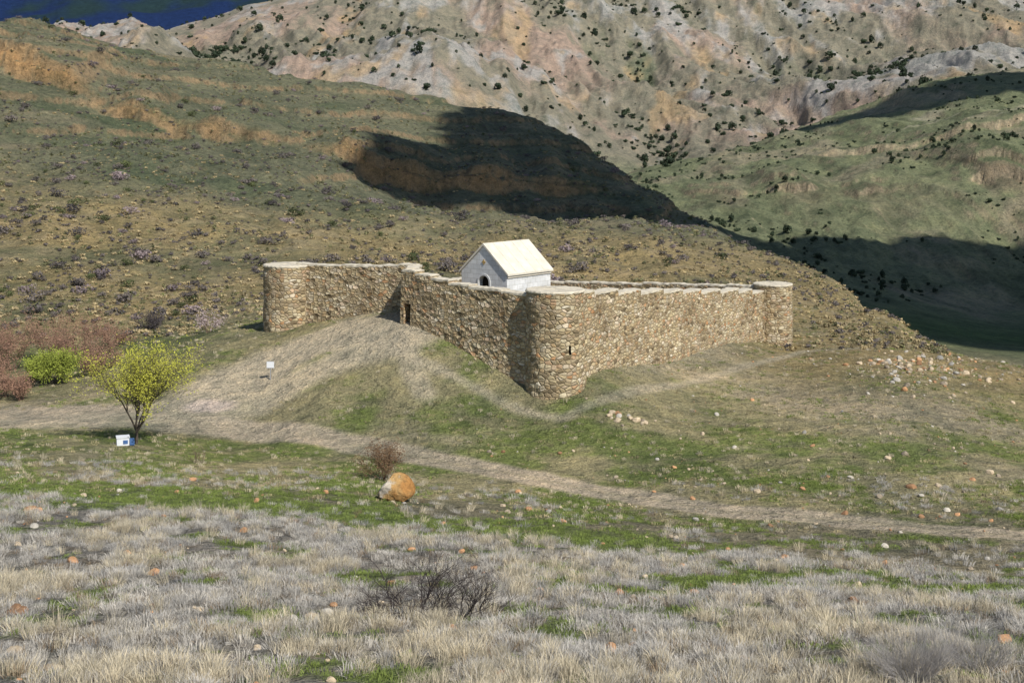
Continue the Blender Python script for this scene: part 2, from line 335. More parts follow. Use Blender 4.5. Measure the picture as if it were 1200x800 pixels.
# ------------------------------------------------------------------ fortress
fort=empty('stone_fortress')
AC=(2.9,85.9); LC=(-17.9,102.6); RC=(23.75,116.6)
def wall(p0,p1,zt,zb,th,outsign,u0=0,nm='wall'):
    p0=Vector((*p0,0)); p1=Vector((*p1,0)); d=p1-p0; Ln=d.length; d/=Ln; nrm=Vector((d.y,-d.x,0))*outsign
    V=[];Fc=[];U=[]
    nx=max(2,int(Ln/.22)); 
    tops=[.04*mnoise.noise(Vector(((u0+Ln*i/nx)*1.9,zt,3)))+.05*(random.random()-.5) for i in range(nx+1)]
    for side in (0,1):
        nz_=max(2,int((zt-zb)/.2))
        b=len(V)
        for j in range(nz_+1):
            for i in range(nx+1):
                s=Ln*i/nx; z=zb+(zt-zb)*j/nz_
                batter=.045*(zt-z) if side==0 else 0
                off=(0 if side==0 else -th)
                jit=.09*mnoise.noise(Vector((s*2.4+u0*2.4,z*3.3,side*9)))+.10*mnoise.noise(Vector((s*.5+u0*.5,z*.5,side*9+4)))
                if i in(0,nx): jit*=.3
                q=p0+d*s+nrm*(off+(batter+jit)*(1 if side==0 else -1)); 
                V.append((q.x,q.y,z+(tops[i] if j==nz_ else 0)))
        for j in range(nz_):
            for i in range(nx):
                a=b+j*(nx+1)+i
                Fc.append([a,a+1,a+nx+2,a+nx+1])
                def uvp(i,j): return (u0+Ln*i/nx+side*50, zb+(zt-zb)*j/nz_)
                U.append([uvp(i,j),uvp(i+1,j),uvp(i+1,j+1),uvp(i,j+1)])
        if side==0: fcount=len(V)
    nz_=max(2,int((zt-zb)/.2)); 
    for i in (0,nx):
        for j in range(nz_):
            a=j*(nx+1)+i; b2=fcount+j*(nx+1)+i; up=nx+1
            Fc.append([a,b2,b2+up,a+up]); z0=zb+(zt-zb)*j/nz_; z1=zb+(zt-zb)*(j+1)/nz_
            U.append([(u0+70,z0),(u0+70+th,z0),(u0+70+th,z1),(u0+70,z1)])
    mkobj(nm,V,Fc,mm,fort,U)
    V=[];Fc=[]; n2=max(3,int(Ln/.25))
    for i in range(n2+1):
        s=Ln*i/n2; tp=tops[min(nx,int(round(i*nx/n2)))]
        e1=-.01+.05*random.random(); e2=-.01+.05*random.random(); hh=.06+.05*random.random()
        for off,z in ((e1,zt-.07+tp),(e1-.01,zt+hh+tp),(-th*.5,zt+hh+.02),(-th-e2+.01,zt+hh+tp),(-th-e2,zt-.07+tp)):
            q=p0+d*s+nrm*off; V.append((q.x,q.y,z))
    for i in range(n2):
        for k in range(5):
            a=i*5+k; b_=i*5+(k+1)%5; Fc.append([a,b_,b_+5,a+5])
    Fc.append([0,1,2,3,4]); Fc.append([n2*5+k for k in (4,3,2,1,0)])
    mkobj(nm+'_coping',V,Fc,cap_m,fort)
def lerp(a,b,t): return (a[0]+(b[0]-a[0])*t,a[1]+(b[1]-a[1])*t)
def run(p0,p1,pieces,th,sg,nm):
    Lr=math.hypot(p1[0]-p0[0],p1[1]-p0[1])
    for (a,b,zt,zb) in pieces:
        q0=lerp(p0,p1,a);q1=lerp(p0,p1,b)
        if zb is None: zb=min(gz(*q0),gz(*q1),gz(*lerp(q0,q1,.5)))-1.2
        wall(q0,q1,zt,zb,th,sg,a*Lr,nm)
FA=(2.4,84.9); FJ=(-8.05,93.25)
run(FA,FJ,[(0,.30,19.93,None),(.30,.52,20.05,None),(.52,.66,20.2,None),(.66,.79,20.4,None),(.79,.90,20.62,None),(.90,.925,20.85,None),(.925,.975,20.85,18.5),(.975,1.0,20.85,None)],1.0,-1,'front_wall')
run((-7.5,97.0),(-17.2,102.0),[(0,.12,20.85,None),(.12,.25,20.72,None),(.25,.6,20.6,None),(.6,1,20.5,None)],1.0,-1,'gate_wall')
run((-7.75,93.8),(-7.75,97.6),[(0,.5,20.9,None),(.5,1,20.8,None)],.9,-1,'return_wall')
ps=[];zz=[19.95,19.7,19.35,19.0,18.65,18.3,17.95,17.6,17.25,16.85]
ed=[0,.09,.19,.29,.40,.50,.60,.71,.82,.91,1]
for i in range(10): ps.append((ed[i],ed[i+1],zz[i],None))
run((4.0,85.6),(22.9,115.6),ps,1.0,1,'right_wall')
BC=(3.4,131)
zz=[17.05,16.9,16.8,16.7,16.5,16.4,16.25,16.1]; 
run((22.8,117.4),BC,[(i/8,(i+1)/8,zz[i]+.0,None) for i in range(8)],.95,1,'rear_wall')
run(BC,(-17.8,104),[(i/8,(i+1)/8,16.0+.5*i,None) for i in range(8)],.95,1,'rear_wall')
def tower(c,r0,r1,zt,zb,nm,slit=None):
    V=[];Fc=[];U=[];NS=72; nz_=int((zt-zb)/.2)
    for j in range(nz_+1):
        z=zb+(zt-zb)*j/nz_; r=r0+(r1-r0)*j/nz_
        for i in range(NS):
            a=2*math.pi*i/NS
            jit=.08*mnoise.noise(Vector((math.cos(a)*r*2.2,math.sin(a)*r*2.2,z*3)))+.07*mnoise.noise(Vector((math.cos(a)*r*.7,math.sin(a)*r*.7,z*.6)))
            V.append((c[0]+(r+jit)*math.sin(a),c[1]-(r+jit)*math.cos(a),z))
    rm=(r0+r1)/2
    for j in range(nz_):
        for i in range(NS):
            if slit:
                sa,sz=slit; zc=zb+(zt-zb)*(j+.5)/nz_
                ii_=int(round(sa/360*NS))
                if i==ii_ and abs(zc-sz)<.3: continue
            k=(i+1)%NS; Fc.append([j*NS+i,j*NS+k,(j+1)*NS+k,(j+1)*NS+i])
            q=lambda i,j:(2*math.pi*i/NS*rm,zb+(zt-zb)*j/nz_)
            U.append([q(i,j),q(i+1,j),q(i+1,j+1),q(i,j+1)])
    mkobj(nm,V,Fc,mm,fort,U)
    V=[];Fc=[]; n3=60
    rings=[(r1+.02,zt-.06),(r1+.05,zt+.03),(r1+.0,zt+.11),(r1-.7,zt+.12),(.01,zt+.15)]
    for rr,z in rings:
        for i in range(n3):
            a=2*math.pi*i/n3; q=rr+(.03*math.sin(i*3.1)+.03*random.random() if rr>1 else 0)
            V.append((c[0]+q*math.sin(a),c[1]-q*math.cos(a),z+.04*random.random()))
    for k in range(len(rings)-1):
        for i in range(n3):
            j=(i+1)%n3; Fc.append([k*n3+i,k*n3+j,(k+1)*n3+j,(k+1)*n3+i])
    mkobj(nm+'_coping',V,Fc,cap_m,fort)
tower(AC,2.08,1.93,20.22,12.0,'corner_tower',(27,16.6))
tower(LC,2.05,1.95,20.35,14.0,'gate_tower')
tower(RC,1.85,1.72,17.3,10.5,'rear_tower')
V=[];Fc=[]; ang=math.atan2(FJ[1]-FA[1],FJ[0]-FA[0]); gp=lerp(FA,FJ,.95)
def g2(p): return (gp[0]+math.cos(ang)*p[0]+.62*p[1], gp[1]+math.sin(ang)*p[0]+.78*p[1], p[2])
for k in range(4): box(V,Fc,(-.42+k*.21,.7,15.6),(-.42+k*.21+.2,.76,18.56),g2)
box(V,Fc,(-.42,.66,18.0),(.42,.7,18.12),g2)
mkobj('gate_leaf',V,Fc,dark_m,fort)  # closes the gate opening; leaf colour carries the shade inside
# ------------------------------------------------------------------ chapel
chapel=empty('white_chapel')
Cn=(-.38,96.0); w_,l_=4.56,5.31; th_=math.atan2(-.637,.77)
ox,oy=Cn[0]-.77*w_,Cn[1]+.637*w_
def cf(p):
    x,y,z=p; return (ox+math.cos(th_)*x-math.sin(th_)*y, oy+math.sin(th_)*x+math.cos(th_)*y, z)
zb0,ze,za=17.2,20.35,22.35
wm,nt,bs=newmat('white_limestone_blocks')
tc=nd(nt,'ShaderNodeTexCoord'); uvn=nd(nt,'ShaderNodeUVMap')
bk=nd(nt,'ShaderNodeTexBrick'); bk.inputs['Scale'].default_value=1; bk.inputs['Brick Width'].default_value=.62; bk.inputs['Row Height'].default_value=.36
bk.inputs['Mortar Size'].default_value=.012; bk.inputs['Color1'].default_value=(.63,.63,.62,1); bk.inputs['Color2'].default_value=(.76,.755,.74,1); bk.inputs['Mortar'].default_value=(.44,.43,.40,1)
lk(nt,uvn.outputs['UV'],bk.inputs['Vector'])
nn=noise(nt,tc.outputs['Object'],1.2,6,.65); rr=ramp(nt,[(.3,(.78,.77,.74)),(.6,(1,1,1))]); lk(nt,nn.outputs['Fac'],rr.inputs['Fac'])
lk(nt,mul(nt,bk.outputs['Color'],rr.outputs['Color']),bs.inputs['Base Color']); bs.inputs['Roughness'].default_value=.8
roof_m=simple('pale_stone_roof',(.66,.60,.49),.16,1.5,.3,rough=.85)
def chap(nm,pts,faces,mat,uvf):
    uv=[[uvf(pts[i]) for i in f] for f in faces]
    return mkobj(nm,[cf(p) for p in pts],faces,mat,chapel,uv)
dw=.52; dxc=w_/2; dsp=19.55
pts=[(0,0,zb0),(dxc-dw,0,zb0),(dxc-dw,0,dsp)]
arc=[(dxc-dw*math.cos(math.pi*k/12),0,dsp+dw*math.sin(math.pi*k/12)) for k in range(1,12)]
pts+=arc+[(dxc+dw,0,dsp),(dxc+dw,0,zb0),(w_,0,zb0),(w_,0,ze),(w_/2,0,za),(0,0,ze)]
chap('facade',pts,[list(range(len(pts)))],wm,lambda p:(p[0],p[2]))
ar=pts[1:15]; n_=len(ar)
pv=ar+[(p[0],.45,p[2]) for p in ar]
chap('door_reveal',pv,[[i,i+1,i+1+n_,i+n_] for i in range(n_-1)],wm,lambda p:(p[1],p[2]))
chap('door_leaf',[(p[0],.45,p[2]) for p in ar],[list(range(n_))],dark_m,lambda p:(p[0],p[2]))
pv=[];fcs=[]
full=[(dxc-dw*1.0,dsp-1.2)]+[(dxc-dw*math.cos(math.pi*k/12),dsp+dw*math.sin(math.pi*k/12)) for k in range(13)]+[(dxc+dw,dsp-1.2)]
for (x,z) in full:
    if z<dsp: o=( (x-dxc)*1.28+dxc, z)
    else: o=(dxc+(x-dxc)*1.28,dsp+(z-dsp)*1.28)
    pv+=[(x,-.05,z),(o[0],-.05,o[1]),(o[0],.0,o[1]),(x,0,z)]
for i in range(len(full)-1):
    for k in range(3):
        a=i*4+k; fcs.append([a,a+1,a+5,a+4])
    fcs.append([i*4+3,i*4,i*4+4,i*4+7])
chap('door_archivolt',pv,fcs,wm,lambda p:(p[0]+3,p[2]))
pts=[(w_,0,zb0),(w_,l_,zb0),(w_,l_,ze),(w_,0,ze)]; chap('side_wall',pts,[[0,1,2,3]],wm,lambda p:(p[1],p[2]))
pts=[(0,0,zb0),(0,l_,zb0),(0,l_,ze),(0,0,ze)]; chap('side_wall',pts,[[0,3,2,1]],wm,lambda p:(p[1],p[2]))
pts=[(0,l_,zb0),(w_,l_,zb0),(w_,l_,ze),(w_/2,l_,za),(0,l_,ze)]; chap('rear_gable',pts,[[0,4,3,2,1]],wm,lambda p:(p[0],p[2]))
sl=(za-ze)/(w_/2); ov=.2; tk=.14
prof=[(-ov,ze-ov*sl),(w_/2,za),(w_+ov,ze-ov*sl),(w_+ov,ze-ov*sl+tk),(w_/2,za+tk+.04),(-ov,ze-ov*sl+tk)]
y0,y1=-.12,l_+.12
pts=[(x,y0,z+.004) for x,z in prof]+[(x,y1,z+.004) for x,z in prof]
fcs=[[0,1,4,5],[1,2,3,4],[6,11,10,7],[7,10,9,8]]+[[i,(i+1)%6,(i+1)%6+6,i+6] for i in range(6)]
chap('stone_roof',pts,fcs,roof_m,lambda p:(p[0],p[1]))
V=[];Fc=[]
for k in range(1,5):
    yy=y0+(y1-y0)*k/5
    for sgn in (1,-1):
        xe=w_+ov if sgn>0 else -ov
        a=(w_/2,za+tk+.045); b_=(xe,ze-ov*sl+tk+.006)
        i0=len(V)
        for (x,z) in (a,b_):
            for dy in (-.02,.02):
                for dz in (0,.015): V.append(cf((x,yy+dy,z+dz)))
        for f in ((0,1,3,2),(4,6,7,5),(0,4,5,1),(2,3,7,6),(0,2,6,4),(1,5,7,3)): Fc.append([i0+i for i in f])
mkobj('roof_joints',V,Fc,cap_m,chapel)
for sx in (w_+.003,-.103):
    V=[];Fc=[]; box(V,Fc,(sx,.0,ze-.34),(sx+.1,l_,ze-.22),cf); mkobj('cornice',V,Fc,roof_m,chapel)
och=simple('ochre_carved_stone',(.42,.28,.10),.25,6,.2)
V=[];Fc=[]; cz=21.1; q=.72
box(V,Fc,(dxc-.05,-.05,cz-.26*q),(dxc+.05,-.004,cz+.26*q),cf); box(V,Fc,(dxc-.24*q,-.047,cz-.05),(dxc-.05,-.004,cz+.05),cf); box(V,Fc,(dxc+.05,-.047,cz-.05),(dxc+.24*q,-.004,cz+.05),cf)
mkobj('carved_cross',V,Fc,och,chapel)
V=[];Fc=[]; box(V,Fc,(-.25,-.25,17.0),(w_+.25,l_+.25,17.9),cf)
mkobj('plinth',V,Fc,cap_m,chapel)
# ------------------------------------------------------------------ vegetation helpers
def blade_clump(nm,mat,nb,h,rad,wd,lean,seed,curl=.5,hvar=.5):
    r=np.random.RandomState(seed); V=[];Fc=[]
    for i in range(nb):
        a=r.rand()*6.283; rr=rad*math.sqrt(r.rand()); bx,by=rr*math.cos(a),rr*math.sin(a)
        hh=h*(1-hvar*r.rand())*(1-.35*rr/rad); ln=lean*(.3+rr/rad)*hh*(.5+r.rand())
        a2=a+r.normal()*.7; dx,dy=math.cos(a2),math.sin(a2); px,py=-math.sin(a2+r.normal()*.9),math.cos(a2+r.normal()*.9); w=wd*(.6+.8*r.rand())
        b=len(V)
        V+=[(bx-px*w,by-py*w,-.04),(bx+px*w,by+py*w,-.04),(bx+dx*ln*.4+px*w*.8,by+dy*ln*.4+py*w*.8,hh*.6),(bx+dx*ln*.4-px*w*.8,by+dy*ln*.4-py*w*.8,hh*.6),(bx+dx*ln,by+dy*ln,hh*(1-.25*curl*r.rand()))]
        Fc+=[[b,b+1,b+2,b+3],[b+3,b+2,b+4]]
    return mkobj(nm,V,Fc,mat,None,link=False)
def scatter(name,x,y,z,scales,idx,protos,tilt=.12,zs=None):
    coll=bpy.data.collections.new(name+'_kinds')
    for i,p in enumerate(protos): coll.objects.link(p)
    m=bpy.data.meshes.new(name); N=len(x); m.vertices.add(N)
    m.vertices.foreach_set('co',np.stack([x,y,z],1).ravel())
    a=m.attributes.new('sc','FLOAT_VECTOR','POINT'); s3=np.stack([scales,scales,scales*(1 if zs is None else zs)],1); a.data.foreach_set('vector',s3.ravel())
    rot=np.stack([np.random.randn(N)*tilt,np.random.randn(N)*tilt,np.random.rand(N)*6.283],1)
    a=m.attributes.new('rt','FLOAT_VECTOR','POINT'); a.data.foreach_set('vector',rot.ravel())
    a=m.attributes.new('ix','INT','POINT'); a.data.foreach_set('value',idx.astype(np.int32))
    ob=bpy.data.objects.new(name,m); scene.collection.objects.link(ob)
    ng=bpy.data.node_groups.new(name+'_scatter','GeometryNodeTree')
    ng.interface.new_socket('Geometry',in_out='INPUT',socket_type='NodeSocketGeometry'); ng.interface.new_socket('Geometry',in_out='OUTPUT',socket_type='NodeSocketGeometry')
    gi=ng.nodes.new('NodeGroupInput'); go=ng.nodes.new('NodeGroupOutput'); ci=ng.nodes.new('GeometryNodeCollectionInfo')
    ci.inputs['Collection'].default_value=coll; ci.inputs['Separate Children'].default_value=True; ci.inputs['Reset Children'].default_value=True
    ip=ng.nodes.new('GeometryNodeInstanceOnPoints'); ip.inputs['Pick Instance'].default_value=True
    def na(n,t):
        k=ng.nodes.new('GeometryNodeInputNamedAttribute'); k.data_type=t; k.inputs['Name'].default_value=n; return k.outputs['Attribute']
    ng.links.new(gi.outputs[0],ip.inputs['Points']); ng.links.new(ci.outputs[0],ip.inputs['Instance'])
    ng.links.new(na('ix','INT'),ip.inputs['Instance Index']); ng.links.new(na('rt','FLOAT_VECTOR'),ip.inputs['Rotation']); ng.links.new(na('sc','FLOAT_VECTOR'),ip.inputs['Scale'])
    ng.links.new(ip.outputs[0],go.inputs[0])
    md=ob.modifiers.new('scatter','NODES'); md.node_group=ng
    return ob
grey_m=simple('dry_sage',(.44,.42,.39),.2,3,0,True)
straw_m=simple('dry_straw',(.53,.47,.35),.2,3,0,True)
brown_m=simple('dry_weeds',(.26,.20,.135),.25,3,0,True)
green_m=simple('spring_grass',(.17,.22,.06),.3,3,0,True)
twig_m=simple('dark_twigs',(.06,.048,.045),.3,3,0)
sage_g=[blade_clump('x',grey_m,95,.28,.24,.0045,.8,i,hvar=.7) for i in range(3)]
straw=[blade_clump('x',straw_m,60,.48,.15,.004,.55,10+i) for i in range(2)]
grs=[blade_clump('x',green_m,50,.12,.26,.007,.6,20+i) for i in range(2)]
brn=[blade_clump('x',brown_m,45,.28,.2,.005,.7,30+i) for i in range(1)]
protos=sage_g+straw+grs+brn
for i,p in enumerate(protos): p.name='clump_%02d'%i
N=66000
u=np.random.rand(N); Yp=np.sqrt(16**2+(70**2-16**2)*u); tp=(np.random.rand(N)*2-1)*.47; Xp=tp*Yp
n1=fbm(Xp/6,Yp/4,4,61); n4=fbm(Xp/2.5,Yp/1.2,3,71); cl=fbm(Xp/.9,Yp/.7,2,111); cl2=fbm(Xp/3.5,Yp/1.8,3,114); cl3=fbm(Xp/9,Yp/4,2,117)
gr=greenw(Xp,Yp,n1,n4)
rnd=np.random.rand(N)
isg=rnd<gr*.8
sl_=sagelimit(Xp,n1)
fade=1-.92*sstep(sl_-12,sl_+3,Yp)
keep=(np.random.rand(N)<np.where(isg,.5,np.clip(.36+cl*1.3+cl2*1.5+.8*cl3,.02,1)*(1-.85*gr)*fade))&(polydist(Xp,Yp,ROAD)>2.4)
idx=np.random.randint(0,3,N); r2_=np.random.rand(N)
strz=sstep(-.05,.35,fbm(Xp/5,Yp/4,3,120)+.35*sstep(32,20,Yp))
idx=np.where(r2_<.05+.5*strz,np.random.randint(3,5,N),idx); idx=np.where(r2_>.88,7,idx); idx=np.where(isg,np.random.randint(5,7,N),idx)
sc=np.clip(.62+.5*np.random.rand(N)+.4*cl+.4*cl2,.35,1.6)
Xp,Yp,idx,sc=Xp[keep],Yp[keep],idx[keep],sc[keep]
scatter('dry_grass',Xp,Yp,height(Xp,Yp),sc,idx,protos,.2)
N=26000
Yp=58+np.random.rand(N)*79; Xp=(np.random.rand(N)*2-1)*.46*Yp
n1=fbm(Xp/6,Yp/4,4,61); pd=np.minimum.reduce([polydist(Xp,Yp,ROAD)-1.0,polydist(Xp,Yp,TRAIL2),polydist(Xp,Yp,TRAIL1)])
inside=(np.abs((Xp-2)/17)+np.abs((Yp-108)/20)<1.05)
dw_=dirtw(Xp,Yp)
keep=(pd>.9)&~inside&(np.random.rand(N)>dw_*1.3)&(np.random.rand(N)<.4+n1)
idx=np.where(np.random.rand(N)<.42+n1,1,0)+0; idx=np.where(np.random.rand(N)<.22,2,idx)
pr2=[blade_clump('h_a',simple('dry_turf',(.37,.32,.19),.25,3,0,True),40,.13,.26,.01,.6,41),blade_clump('h_b',green_m,40,.10,.28,.012,.6,42),blade_clump('h_c',straw_m,30,.24,.14,.008,.5,43)]
for i,p in enumerate(pr2): p.name='turf_%02d'%i
Xp,Yp,idx=Xp[keep],Yp[keep],idx[keep]
scatter('hillside_grass',Xp,Yp,height(Xp,Yp),.6+.7*np.random.rand(len(Xp)),idx,pr2)
def leaf_ball(nm,mat,nl,rx,rz,ls,seed,lob=4):
    r=np.random.RandomState(seed); V=[];Fc=[]
    cs=[(r.normal()*rx*.35,r.normal()*rx*.35,rz*(.4+.5*r.rand()),.45+.3*r.rand()) for _ in range(lob)]
    for i in range(nl):
        c=cs[r.randint(lob)]; d=r.normal(size=3); d/=np.linalg.norm(d); q=c[3]*(.65+.4*r.rand())
        p=np.array([c[0]+d[0]*rx*q,c[1]+d[1]*rx*q,max(0,c[2]+d[2]*rz*q*.8)])
        a=r.normal(size=3); a/=np.linalg.norm(a); b_=np.cross(a,d+.01); b_/=max(1e-6,np.linalg.norm(b_)); s=ls*(.5+r.rand())
        k=len(V); V+=[tuple(p-a*s),tuple(p+b_*s*.7),tuple(p+a*s),tuple(p-b_*s*.7)]; Fc.append([k,k+1,k+2,k+3])
    return mkobj(nm,V,Fc,mat,None,link=False)
jun_m=simple('juniper_foliage',(.042,.06,.036),.3,1,0,True)
jun=[leaf_ball('juniper_%02d'%i,jun_m,220,1.0,1.0+.4*i,.22,60+i,5) for i in range(3)]
N=52000
Yp=np.exp(np.random.uniform(math.log(830),math.log(1950),N)); Xp=(np.random.rand(N)*2-1)*.5*Yp
jf=fbm(Xp/130+.2*Yp/130,Yp/260,5,91); jd=fbm(Xp/90,Yp/120,3,130); jg=gully(Xp,Yp); js=bigspur(Xp,Yp)
keep=np.random.rand(N)<np.clip(.22-.5*jf+.6*jd-.35*jg-.2*js,.03,.8)
Xp,Yp=Xp[keep],Yp[keep]; sj=np.clip(np.exp(np.random.randn(len(Xp))*.45)*1.6,.7,4.0)
scatter('juniper_trees_on_mountain',Xp,Yp,height(Xp,Yp)-.3,sj,np.random.randint(0,3,len(Xp)),jun,.05)
N=2600
Yp=np.exp(np.random.uniform(math.log(330),math.log(850),N)); Xp=Yp*(.10+.4*np.random.rand(N)); kk=fbm(Xp/60,Yp/60,3,133)>.04
Xp,Yp=Xp[kk],Yp[kk]; 
scatter('bushes_on_hills',Xp,Yp,height(Xp,Yp)-.2,np.clip(np.exp(np.random.randn(len(Xp))*.4)*.6,.3,1.5),np.random.randint(0,3,len(Xp)),[o.copy() for o in jun],.05)
sh_m=simple('grey_shrub',(.13,.115,.11),.3,3,0,True); sh2=simple('olive_shrub',(.085,.10,.045),.3,3,0,True); sh3=simple('blossoming_shrub',(.24,.195,.205),.3,3,0,True)
shr=[leaf_ball('shrub_%02d'%i,m_,200,1.0,.85,.10,70+i,4) for i,m_ in enumerate([sh_m,sh2,sh_m,sh3])]
N=1700
Yp=np.exp(np.random.uniform(math.log(118),math.log(345),N)); Xp=Yp*np.random.uniform(-.46,.2,N)
kk=(np.random.rand(N)<np.clip(.5+1.2*fbm(Xp/25,Yp/25,2,140)-.6*(Xp/Yp+.2),.05,1))&~((np.abs((Xp-2)/22)+np.abs((Yp-108)/26)<1.1))
Xp,Yp=Xp[kk],Yp[kk]
scatter('shrubs_on_hillside',Xp,Yp,height(Xp,Yp)-.05,np.clip(np.exp(np.random.randn(len(Xp))*.45)*.62,.25,1.3),np.random.choice([0,0,1,2,2,3],len(Xp)),shr,.08)
tus=[leaf_ball('tussock_%02d'%i,m_,45,1.0,.7,.22,80+i,2) for i,m_ in enumerate([simple('tussock_straw',(.38,.31,.18),.2,3,0,True),simple('tussock_olive',(.17,.17,.09),.2,3,0,True),sh_m])]
N=34000
Yp=np.exp(np.random.uniform(math.log(112),math.log(340),N)); Xp=Yp*np.random.uniform(-.46,.34,N)
kk=~((np.abs((Xp-2)/22)+np.abs((Yp-108)/26)<1.1))&(np.random.rand(N)<.55+fbm(Xp/12,Yp/12,2,143))&((Yp<220)|(Xp/Yp<.16))
Xp,Yp=Xp[kk],Yp[kk]
up=Yp>185
ti=np.where(up,np.random.choice([0,1,1,2],len(Xp)),np.random.choice([0,0,0,1,2],len(Xp)))
scatter('tussocks_on_hillside',Xp,Yp,height(Xp,Yp)-.03,.16+.26*np.random.rand(len(Xp))**2*1.3,ti,tus,.1)
# ------------------------------------------------------------------ woody plants
def woody(name,loc,height_,nstem,levels,r0,spread,seed,bark,leaf=None,nleaf=0,ls=.06,lean=(0,0),child=3,droop=0.,trunk=0,wfac=1.0,jit=.22,sp_leaf=.13):
    r=random.Random(seed); V=[];Fc=[];tips=[]
    def tube(p,q,ra,rb):
        d=(q-p); 
        if d.length<1e-5: return
        d.normalize(); a=d.orthogonal().normalized(); b_=d.cross(a); k=len(V); ns=5 if ra>.02 else 3
        for (c,rr) in ((p,ra),(q,rb)):
            for i in range(ns):
                an=2*math.pi*i/ns; V.append(c+(a*math.cos(an)+b_*math.sin(an))*rr)
        for i in range(ns): j=(i+1)%ns; Fc.append([k+i,k+j,k+ns+j,k+ns+i])
    def grow(p,d,ln,rad,lv):
        ns=4; 
        for s in range(ns):
            d=(d+Vector((r.gauss(0,jit),r.gauss(0,jit),r.gauss(0,jit*.6)+.06-droop*(levels-lv)*.04))).normalized()
            q=p+d*(ln/ns); ra=rad*(1-.55*s/ns); rb=rad*(1-.55*(s+1)/ns); tube(p,q,ra,rb); p=q
            if lv<=1: tips.append(p.copy())
            if lv>0 and (s>=1 or lv<levels):
                for c_ in range(child if s==ns-1 else max(1,child-1)):
                    an=r.uniform(0,6.283); o_=d.orthogonal().normalized(); o_=Matrix.Rotation(an,3,d)@o_
                    nd_=(d*math.cos(spread)+o_*math.sin(spread)*(.6+.7*r.random())).normalized()
                    grow(p,nd_,ln*(.55+.2*r.random()),rb*.6,lv-1)
    base=Vector((0,0,-.15))
    if trunk:
        q=Vector((.03,.0,trunk)); tube(base,Vector((.02,.01,trunk*.5)),r0*1.25,r0*1.05); tube(Vector((.02,.01,trunk*.5)),q,r0*1.05,r0*.95); base=q
    for i in range(nstem):
        a=6.283*i/nstem+r.random()*.8; sp=(.25+.55*r.random())*wfac
        d=Vector((math.cos(a)*sp+lean[0],math.sin(a)*sp+lean[1],1)).normalized()
        st=base+(Vector((math.cos(a)*.08,math.sin(a)*.08,0)) if not trunk else Vector((0,0,0)))
        grow(st,d,height_*.55*(.75+.4*r.random()),r0*(.7 if nstem>1 else 1),levels)
    mz=max(v.z for v in V)+1e-6; s=height_/mz
    V=[v*s for v in V]; tips=[t_*s for t_ in tips]
    root=empty(name,loc)
    mkobj('branches',V,Fc,bark,root)
    if leaf and nleaf:
        V=[];Fc=[]
        for i in range(nleaf):
            t_=r.choice(tips); p=t_+Vector((r.gauss(0,sp_leaf),r.gauss(0,sp_leaf),r.gauss(0,sp_leaf)-.05))
            a=Vector((r.gauss(0,1),r.gauss(0,1),r.gauss(0,1))).normalized(); b_=a.orthogonal().normalized(); sz=ls*(.5+r.random())
            k=len(V); V+=[p-a*sz,p+b_*sz*.45,p+a*sz,p-b_*sz*.45]; Fc.append([k,k+1,k+2,k+3])
        mkobj('foliage',V,Fc,leaf,root)
    return root
bark=simple('grey_bark',(.10,.08,.06),.3,8,.4)
wl=simple('young_yellow_leaves',(.44,.43,.065),.3,1.2,0)
x,y=xy(-440,76); woody('young_willow_tree',(x,y,gz(x,y)),6.9,6,3,.13,.42,5,bark,wl,11500,.047,child=3,trunk=1.0,wfac=.62,sp_leaf=.11)
rb=simple('reddish_twigs',(.13,.075,.05),.3,4,0); rbl=simple('russet_buds',(.16,.10,.055),.3,3,0)
x,y=xy(-150,68.5); woody('bare_shrub',(x,y,gz(x,y)),2.6,9,2,.04,.36,11,rb,rbl,3600,.04,wfac=.5)
x,y=xy(-115,31.5); woody('leafless_bush',(x,y,gz(x,y)),1.9,16,2,.03,.6,12,twig_m,wfac=3.0,jit=.28)
x,y=xy(-55,31.0); woody('leafless_bush',(x,y,gz(x,y)),1.6,12,2,.028,.6,22,twig_m,wfac=3.0,jit=.28)
dg=simple('dry_grey_stems',(.42,.39,.36),.25,3,0)
x,y=xy(470,22.3); woody('dry_bush',(x,y,gz(x,y)),1.35,60,2,.012,.4,13,dg,wfac=1.7,jit=.15)
x,y=xy(545,23.2); woody('dry_bush',(x,y,gz(x,y)),1.15,44,2,.012,.4,14,dg,wfac=1.7,jit=.15)
yl=simple('yellow_green_leaves',(.25,.29,.05),.3,1.2,0)
x,y=xy(-535,98); woody('green_bush',(x,y,gz(x,y)),3.0,12,2,.04,.45,15,bark,yl,8000,.06,wfac=1.0)
x,y=xy(-560,99.5); woody('green_bush',(x,y,gz(x,y)),2.3,10,2,.04,.45,16,bark,yl,4000,.06,wfac=1.0)
bb=simple('brown_branches',(.20,.125,.09),.3,4,0); bbl=simple('brown_buds',(.29,.17,.115),.3,3,0)
for i,(b_,Y_,h_) in enumerate([(-610,98,3.8),(-585,104,5.2),(-520,104,4.8),(-500,107,4.2),(-595,94,2.8),(-640,102,5.0),(-470,110,2.6),(-545,108,4.5),(-480,101,2.8),(-575,93,2.4),(-600,106,5.0),(-490,99,2.4)]):
    x,y=xy(b_,Y_); woody('bare_bush',(x,y,gz(x,y)),h_,8,2,.055,.45,30+i,bb,bbl,2200,.05,wfac=1.0)
ddk=simple('dark_scrub',(.07,.06,.06),.3,4,0)
x,y=xy(-422,117); woody('dark_shrub',(x,y,gz(x,y)),2.0,9,2,.04,.5,50,ddk,ddk,1800,.06,wfac=1.2)
pk=simple('pale_blossom',(.40,.32,.31),.3,4,0)
x,y=xy(-355,110); woody('blossoming_bush',(x,y,gz(x,y)),2.2,7,2,.03,.5,51,bb,pk,900,.06,wfac=.8)
